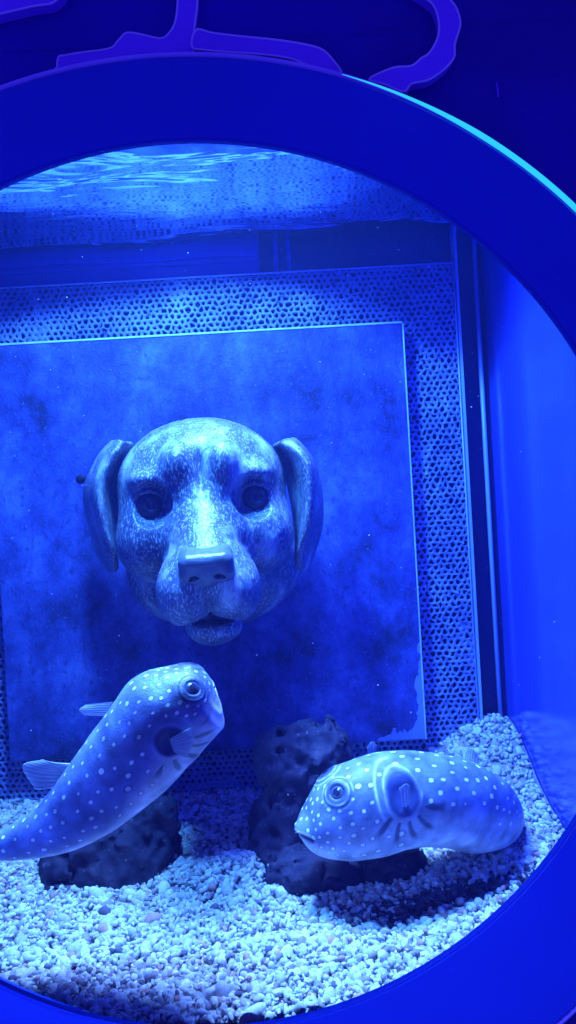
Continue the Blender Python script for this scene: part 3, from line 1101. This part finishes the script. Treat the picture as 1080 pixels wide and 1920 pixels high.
def fin(parent, name, base, tips, rays=9, th=0.0007, pale=(0.55, 0.6, 0.65), dark=(0.2, 0.24, 0.35), curl=None, edge=0.0):
    """fan between a base polyline and a tip polyline (world points), ribbed by its rays, with real thickness."""
    nb, nt_ = 41, 22
    B, T = catmull(base, nb), catmull(tips, nb)
    t = np.linspace(0, 1, nt_)[None, :, None]
    G = B[:, None] * (1 - t) + T[:, None] * t
    if curl is not None:
        G = G + np.array(curl) * (4 * t * (1 - t))
    nrm = np.cross(np.gradient(G, axis=0), np.gradient(G, axis=1))
    nrm /= np.linalg.norm(nrm, axis=-1, keepdims=True) + 1e-12
    s = np.linspace(0, 1, nb)[:, None, None]
    rib = (0.5 + 0.5 * np.cos(2 * np.pi * s * rays))
    thick = th * (0.35 + rib) * (1.25 - t)
    # scalloped tip edge
    G1, G2 = G + nrm * thick, G - nrm * thick
    V = np.concatenate([G1.reshape(-1, 3), G2.reshape(-1, 3)])
    i = np.arange(nb - 1)[:, None] * nt_ + np.arange(nt_ - 1)[None]
    q = np.stack([i, i + nt_, i + nt_ + 1, i + 1], -1).reshape(-1, 4)
    m_ = nb * nt_
    fs_ = [tuple(a) for a in q] + [tuple(a[::-1] + m_) for a in q]
    bd = [k * nt_ for k in range(nb)] + [(nb - 1) * nt_ + k for k in range(1, nt_)] + [k * nt_ + nt_ - 1 for k in range(nb - 2, -1, -1)] + [k for k in range(nt_ - 2, 0, -1)]
    for a, b in zip(bd, bd[1:] + bd[:1]):
        fs_.append((b, a, a + m_, b + m_))
    c = np.array(pale) * (0.45 + 0.55 * rib) + np.array(dark) * (0.55 - 0.55 * rib)
    tipm = np.clip((t - 0.80) / 0.12, 0, 1) * edge
    c = np.broadcast_to(c, (nb, nt_, 3))
    c = (c * (1 - tipm) + np.array((0.75, 0.8, 0.82)) * tipm).reshape(-1, 3)
    return mesh_obj(name, V, fs_, MAT['fin'], parent, colors=np.concatenate([c, c]))


def mixc(C, m, col):
    m = np.clip(m, 0, 1)[..., None]
    return C * (1 - m) + np.array(col) * m


def build_fish(ctrl, up_fn, label, eye_px, eye_r, other_eye, fin_px, fin_r, spacing, spot_ratio, sp_phi, belly_phi, dorsal, belly, mouth_px, end0, near_sign_hint=1, spot_t=(0.0, 0.97), mid=None, rings=0.8):
    nT, nP = 330, 420
    V, F, tt, ph, pos, tan, up, side = loft(ctrl, nT, nP, up_fn, end0=end0)
    nrm = vnormals(V)
    L = np.linalg.norm(np.diff(pos, axis=0), axis=1).sum()
    ie = pick(V, nrm, *eye_px)
    jf = pick(V, nrm, *fin_px)
    mirror = lambda ij: (ij[0], (nP - ij[1]) % nP)
    eyes = [V[ie].copy(), V[mirror(ie)].copy()]
    en = [nrm[ie].copy(), nrm[mirror(ie)].copy()]
    fins = [V[jf].copy(), V[mirror(jf)].copy()]
    fn_ = [nrm[jf].copy(), nrm[mirror(jf)].copy()]
    # bulge of the eye sockets, hollow of the gill
    disp = np.zeros(V.shape[:2])
    for e in eyes:
        d = np.linalg.norm(V - e, axis=-1) / eye_r
        disp += eye_r * (0.55 if rings > .5 else 0.38) * np.exp(-(d / 1.5) ** 2)
        disp -= eye_r * 0.55 * np.exp(-(d / 0.75) ** 4)
        disp += eye_r * 0.03 * np.cos(d * 9) * np.exp(-((d - 1.4) / 0.5) ** 2)
    for e in fins:
        d = np.linalg.norm(V - e, axis=-1) / fin_r
        disp -= fin_r * 0.16 * np.exp(-(d / 0.62) ** 4)
        disp += fin_r * 0.012 * np.exp(-((d - 1.0) / 0.12) ** 2)
    disp += 0.0007 * fbm(V * 60, 3)
    V2 = V + nrm * disp[..., None]
    # colours
    PH = np.abs(ph)[None, :] + 0 * tt[:, None]
    bp_ = belly_phi(tt)[:, None] if callable(belly_phi) else belly_phi
    w = np.clip((PH - bp_ + 0.25 * fbm(V * 30, 3)) / 0.5, 0, 1)
    C = np.array(dorsal)[None, None] * (1 - w[..., None]) + np.array(belly)[None, None] * w[..., None]
    mot = fbm(V * 38 + 9, 4)
    C = C * (1 + 0.55 * mot[..., None])
    if mid is not None:
        C = mid(C, V, tt, PH)
    TT = (tt[:, None] + 0 * PH).ravel()
    PF = PH.ravel()
    flatV = V.reshape(-1, 3)

    def mask(q):
        if not (spot_t[0] < TT[q] < spot_t[1]): return 0
        if PF[q] > (sp_phi(TT[q])): return 0
        p = flatV[q]
        for e in eyes:
            if np.linalg.norm(p - e) < eye_r * 1.75: return 0
        for e in fins:
            if np.linalg.norm(p - e) < fin_r * 1.45: return 0
        return 0.62 + 0.5 * min(1, max(0, (TT[q] - 0.05) / 0.22))
    K, rad = spots(V, nrm, mask, spacing)
    best = np.full(len(flatV), 9.0)
    for k in range(len(K)):
        d2 = ((flatV - K[k]) ** 2).sum(1)
        near = d2 < (rad[k] * 0.6) ** 2
        tdir = tan[np.argmin(((pos - K[k]) ** 2).sum(1))]
        al = ((flatV[near] - K[k]) @ tdir)
        dd = np.sqrt(np.maximum(d2[near] - al ** 2, 0) + (al * 0.82) ** 2)
        best[near] = np.minimum(best[near], dd / (rad[k] * spot_ratio * RNG.uniform(.8, 1.2)))
    best = best.reshape(nT, nP)
    C = mixc(C, (1.65 - best) / 0.3 * (best > 1) * 0.55, np.array(dorsal) * 0.45)
    C = mixc(C, (1.08 - best) / 0.25, (0.92, 0.97, 0.93))
    for e in eyes:
        d = np.linalg.norm(V - e, axis=-1) / eye_r
        C = mixc(C, (1.9 - d) / 0.4 * 0.6, np.array(dorsal) * 0.75)
        if rings < .5:
            C = mixc(C, np.exp(-(d / 2.0) ** 4) * (0.65 + 0.6 * vnoise(V * 130)), (0.035, 0.045, 0.12))
        for rr in (1.28, 1.72):
            C = mixc(C, (1 - np.abs(d - rr) / 0.12) * rings * np.clip(vnoise(V * 210) * 2.6 - 0.5, 0, 1), (0.72, 0.78, 0.78))
        C = mixc(C, (1.02 - d) / 0.1, (0.05, 0.06, 0.12))
    for e in fins:
        rel = V - e
        ra, rh = rel @ tan[jf[0]], rel @ up[jf[0]]
        rn = rel @ nrm[jf]
        wob = 0.07 * fbm(V * 70, 2)
        d = np.sqrt((ra * 1.04) ** 2 + (rh * 0.93) ** 2 + (rn * 1.0) ** 2) / fin_r + wob
        d = np.where(np.linalg.norm(rel, axis=-1) > fin_r * 4, 9, d)
        brk = np.clip(vnoise(V * 120 + 4) * 2.4 - 0.35, 0.0, 1) * np.clip(0.75 + rh / fin_r * 0.7, 0.05, 1)
        C = mixc(C, (0.94 - d) / 0.14 * (0.75 + 0.25 * vnoise(V * 200)), (0.045, 0.06, 0.16))
        C = mixc(C, (1 - np.abs(d - 1.0) / 0.075) * min(1, rings * 1.2) * brk, (0.78, 0.84, 0.84))
        x, y = proj(V)
        C = mixc(C, (1 - np.abs(d - 1.42) / 0.10) * min(1, rings * 1.2) * np.clip(0.9 + rh / fin_r * 0.6, 0, 1) * (ra < fin_r * .1) * np.clip(2.2 - np.abs(rh) / fin_r * 1.6, 0, 1) * (((V - e) @ tan[jf[0]]) < 0.006), (0.78, 0.84, 0.84))
        # dark streaks fanning out under the fin on the flank
        rel = V - e
        al = rel @ tan[jf[0]]
        dn = -(rel @ up[jf[0]])
        ang = np.arctan2(al, dn)
        st = np.sin(ang * 13.0 + 2.2 * fbm(V * 30, 2)) * (dn > fin_r * 0.62) * (d < 2.5) * (d > 1.1)
        C = mixc(C, (st - 0.25) * 2.5 * np.clip((2.5 - d) / 0.7, 0, 1) * 0.9, np.array(dorsal) * 0.4)
    # mouth: a short dark slit between two pale lips
    im = pick(V, nrm, *mouth_px)
    m0 = V[im]
    rel = V2 - m0
    hu = rel @ up[im[0]]
    ln = np.linalg.norm(rel, axis=-1)
    slit = np.exp(-(hu / 0.0017) ** 2) * np.clip((0.0135 - ln) / 0.003, 0, 1)
    V2 = V2 - nrm * (slit * 0.0016)[..., None]
    C = mixc(C, slit * 1.6, (0.02, 0.02, 0.05))
    lipm = np.exp(-((np.abs(hu) - 0.0035) / 0.0016) ** 2) * np.clip((0.012 - ln) / 0.003, 0, 1)
    V2 = V2 + nrm * (lipm * 0.0008)[..., None]
    C = mixc(C, lipm * 0.6, (0.5, 0.55, 0.6))
    root = empty('pufferfish', pos[nT // 2], label, 'fish', 'spotted pufferfish in the tank')
    faces = np.concatenate([F])
    mesh_obj('body', V2.reshape(-1, 3), faces, MAT['fish'], root, colors=np.clip(C.reshape(-1, 3), 0, 1))
    for e, n_ in zip(eyes, en):
        eyeball(root, e - n_ * eye_r * (0.42 if rings > .5 else 0.55), n_, eye_r * 1.02, iris=0.5 if rings > .5 else 0.2)
    return root, dict(V=V2, pos=pos, tan=tan, up=up, side=side, fins=fins, fn=fn_, jf=jf, tt=tt, L=L)


IMG_UP = np.array((SR, 0, CR))
IMG_RT = np.array((CR, 0, -SR))
TOCAM = np.array((0, -1.0, 0))

# right fish, resting low, facing left
FK = 1.165                         # both fish sit a little farther back than first laid out
ctrl_r = [(553, 1553, .578, 26, 16, 22), (562, 1551, .578, 18, 28, 30), (580, 1548, .580, 36, 50, 46), (605, 1542, .582, 66, 66, 62), (640, 1532, .585, 86, 79, 76), (690, 1516, .590, 95, 88, 84),
          (740, 1502, .596, 92, 86, 84), (795, 1500, .604, 88, 82, 80), (845, 1506, .615, 85, 80, 74), (890, 1518, .632, 78, 78, 66), (922, 1530, .656, 66, 62, 54), (938, 1535, .690, 46, 44, 40), (930, 1530, .73, 26, 26, 22)]
ctrl_r = [(a, b, c * FK, d, e, f) for a, b, c, d, e, f in ctrl_r]


def up_r(t, tan):
    return np.tile(IMG_UP * 0.96 + TOCAM * 0.22, (len(t), 1))


def mid_r(C, V, tt, PH):
    # broad dark bars low on the flank behind the fin
    x, y = proj(V)
    T = tt[:, None]
    bar = (np.sin(T * 75 + 1.2 * fbm(V * 25, 2)) > 0.55) * (T > 0.50) * (T < 0.74) * np.exp(-((PH - 1.75) / 0.28) ** 2)
    C = mixc(C, bar * 0.6, (0.09, 0.12, 0.22))
    patch = np.exp(-((T - 0.10) / 0.03) ** 2 - ((PH - 2.05) / 0.35) ** 2) + np.exp(-((T - 0.215) / 0.02) ** 2 - ((PH - 1.9) / 0.22) ** 2) * 0.8
    pale = np.clip((PH - 0.9) / 0.5, 0, 1) * np.clip((T - 0.06) / 0.06, 0, 1) * np.clip((0.5 - T) / 0.15, 0, 1)
    C = mixc(C, pale * 0.45, (0.55, 0.62, 0.7))
    return mixc(C, patch * 0.6, (0.10, 0.14, 0.27))


EYE_R = 17 * .585 * FK / FPX
root, I = build_fish(ctrl_r, up_r, 'white spotted pufferfish resting low over the rock facing left', (632, 1487), EYE_R, None, (757, 1494), 36 * .596 * FK / FPX, 22 * .596 * FK / FPX, 0.20,
                     lambda t: 2.05 if t < 0.25 else (1.15 if t < 0.55 else 1.5), 1.7, (0.17, 0.22, 0.40), (0.73, 0.78, 0.83), (567, 1569), 0.05, mid=mid_r)
for q in (0, 1):
    e, n_ = I['fins'][q], I['fn'][q]
    tn, uu = I['tan'][I['jf'][0]], I['up'][I['jf'][0]]
    r = 36 * .596 * FK / FPX
    base = [e - uu * r * .78 - tn * r * .10, e - uu * r * .86 + n_ * r * .05, e - uu * r * .78 + tn * r * .16]
    tips = [e + uu * r * .52 - tn * r * .30 + n_ * r * .12, e + uu * r * .70 + tn * r * .02 + n_ * r * .22, e + uu * r * .55 + tn * r * .26 + n_ * r * .12]
    fin(root, 'pectoral_fin', base, tips, rays=3, th=0.0006, dark=(0.10, 0.14, 0.28), pale=(0.42, 0.5, 0.66), curl=n_ * r * .14, edge=0.5)
fin(root, 'dorsal_fin', [P(868, 1440, .655 * FK), P(880, 1444, .66 * FK), P(892, 1450, .665 * FK)], [P(872, 1408, .668 * FK), P(886, 1404, .675 * FK), P(900, 1422, .68 * FK)], rays=6)
fin(root, 'anal_fin', [P(872, 1588, .648 * FK), P(886, 1590, .655 * FK), P(900, 1584, .66 * FK)], [P(884, 1606, .665 * FK), P(900, 1606, .672 * FK), P(912, 1594, .675 * FK)], rays=6)
fin(root, 'tail_fin', [P(930, 1512, .728 * FK), P(932, 1530, .728 * FK), P(930, 1548, .728 * FK)], [P(925, 1490, .79 * FK), P(915, 1530, .80 * FK), P(920, 1565, .79 * FK)], rays=8)

# left fish, rising to the right
ctrl_l = [(399, 1288, .556, 38, 70, 44), (391, 1291, .557, 48, 80, 58), (375, 1299, .559, 58, 86, 70), (348, 1316, .563, 80, 92, 80), (316, 1340, .571, 99, 98, 86), (283, 1374, .580, 92, 98, 90), (240, 1424, .592, 86, 94, 88),
          (190, 1482, .606, 80, 78, 76), (140, 1526, .622, 66, 66, 62), (85, 1558, .640, 48, 52, 48), (30, 1578, .660, 34, 36, 34), (-25, 1588, .68, 22, 26, 22), (-55, 1590, .69, 18, 20, 14)]
FK = 1.0
ctrl_l = [(a, b, 0.566 + (c - 0.56) * 0.22, d, e, f * 0.9) for a, b, c, d, e, f in ctrl_l]


def up_l(t, tan):
    perp = np.cross(tan, TOCAM)
    s = np.sign((perp @ (IMG_UP - IMG_RT)))[:, None]
    perp = perp * s / np.linalg.norm(perp, axis=1, keepdims=True)
    return perp * 0.91 + TOCAM * 0.42


def mid_l(C, V, tt, PH):
    T = tt[:, None]
    dk = np.exp(-((T - 0.42) / 0.12) ** 2 - ((PH - 1.2) / 0.4) ** 2)
    bands = np.clip(np.sin(T * 26 + 3 * fbm(V * 22, 2)) * 1.4 - 0.3, 0, 1) * np.clip(1.7 - PH, 0, 1)
    return mixc(mixc(C, dk * 0.25, (0.09, 0.12, 0.24)), bands * 0.45, (0.07, 0.09, 0.2))


root, J = build_fish(ctrl_l, up_l, 'white spotted pufferfish swimming up towards the dog head', (362, 1290), 17 * .565 * FK / FPX, None, (322, 1392), 34 * .572 * FK / FPX, 21 * .58 * FK / FPX, 0.195,
                     lambda t: 1.5 if t < 0.22 else 1.9, (lambda t: np.where(t < 0.3, 1.38, 1.38 + np.clip((t - 0.3) / 0.2, 0, 1) * 0.5)), (0.20, 0.25, 0.45), (0.75, 0.73, 0.8), (404, 1286), 0.045, mid=mid_l, rings=0.15)
e, n_ = J['fins'][0], J['fn'][0]
tn, uu = J['tan'][J['jf'][0]], J['up'][J['jf'][0]]
r = 34 * .572 * FK / FPX
fin(root, 'pectoral_fin', [e + uu * r * .22 - tn * r * .1, e - uu * r * .12 + tn * r * .1, e - uu * r * .5 + tn * r * .3],
    [e - tn * r * 1.35 + uu * r * .05 + n_ * r * .25, e - tn * r * 1.0 - uu * r * .62 + n_ * r * .25, e + tn * r * .15 - uu * r * 1.2 + n_ * r * .22],
    rays=6, th=0.0006, dark=(0.30, 0.36, 0.5), pale=(0.6, 0.67, 0.76), edge=0.6)
fin(root, 'pectoral_fin', [P(210, 1316, .588), P(204, 1330, .588), P(198, 1343, .588)], [P(160, 1322, .60), P(149, 1331, .60), P(158, 1340, .60)], rays=6)
fin(root, 'dorsal_fin', [P(152, 1432, .580), P(138, 1450, .582), P(124, 1470, .584)], [P(80, 1424, .575), P(42, 1436, .575), P(66, 1480, .575)], rays=9, curl=(0, -0.004, 0))
fin(root, 'tail_fin', [P(-50, 1570, .614), P(-52, 1590, .614), P(-50, 1610, .614)], [P(-120, 1540, .62), P(-135, 1590, .62), P(-120, 1640, .62)], rays=8)

# ------------------------------------------------------------------ hazy water and air
m, nt, out = new_mat('haze')
pvn = N(nt, 'ShaderNodeVolumePrincipled')
pvn.inputs['Color'].default_value = (0.14, 0.25, 1.0, 1)
pvn.inputs['Density'].default_value = HAZE
pvn.inputs['Anisotropy'].default_value = 0.2
nt.links.new(pvn.outputs['Volume'], out.inputs['Volume'])
hz_ = box('haze', (-2.3, -1.2, Z_FLOOR - 1.6), (2.3, 1.3, CZ + 2.2), m)
tag(hz_, 'faint blue haze in the water and air', 'haze', kind='stuff')

# ------------------------------------------------------------------ light
w = bpy.data.worlds.new('World')
S.world = w
w.use_nodes = True
bg = w.node_tree.nodes['Background']
bg.inputs['Color'].default_value = (0.07, 0.06, 1.0, 1)
bg.inputs['Strength'].default_value = 0.8


def area(name, loc, target, size, power, color, spread=180):
    l = bpy.data.lights.new(name, 'AREA')
    l.shape = 'DISK'
    l.size = size
    l.energy = power
    l.color = color
    l.spread = math.radians(spread)
    o = bpy.data.objects.new(name, l)
    COL.objects.link(o)
    o.location = Vector(loc)
    o.rotation_euler = (Vector(target) - Vector(loc)).to_track_quat('-Z', 'Y').to_euler()
    return o


area('tank_lamp', (-0.13, 0.60, CZ + 0.50), (-0.11, 0.80, CZ - 0.1), 0.08, 19.0, (0.07, 0.34, 1.0))
area('tank_lamp', (-0.05, 0.77, CZ + 0.68), (-0.05, 0.59, CZ - 0.3), 0.26, 6.2, (0.14, 0.34, 1.0), 54)
area('room_fill', (-1.15, -0.25, CZ + 0.22), (-0.06, 0.6, CZ - 0.24), 0.3, 1.3, (0.06, 0.22, 1.0), 26)  # added unseen fill from the front, brightens the fish and front gravel
area('room_fill', (0.75, 0.05, CZ - 0.75), (0.3, 0.51, CZ - 0.30), 0.3, 1.4, (0.02, 0.10, 1.0))  # added unseen light that brightens the ring at lower right
area('tank_lamp', (0.13, 0.74, CZ + 0.60), (0.24, 0.78, CZ - 0.1), 0.10, 2.6, (0.03, 0.11, 1.0), 55)  # added fill, aimed to brighten the right side wall

S.cycles.max_bounces = 8
S.cycles.transparent_max_bounces = 12
S.cycles.caustics_reflective = False
S.cycles.use_denoising = True
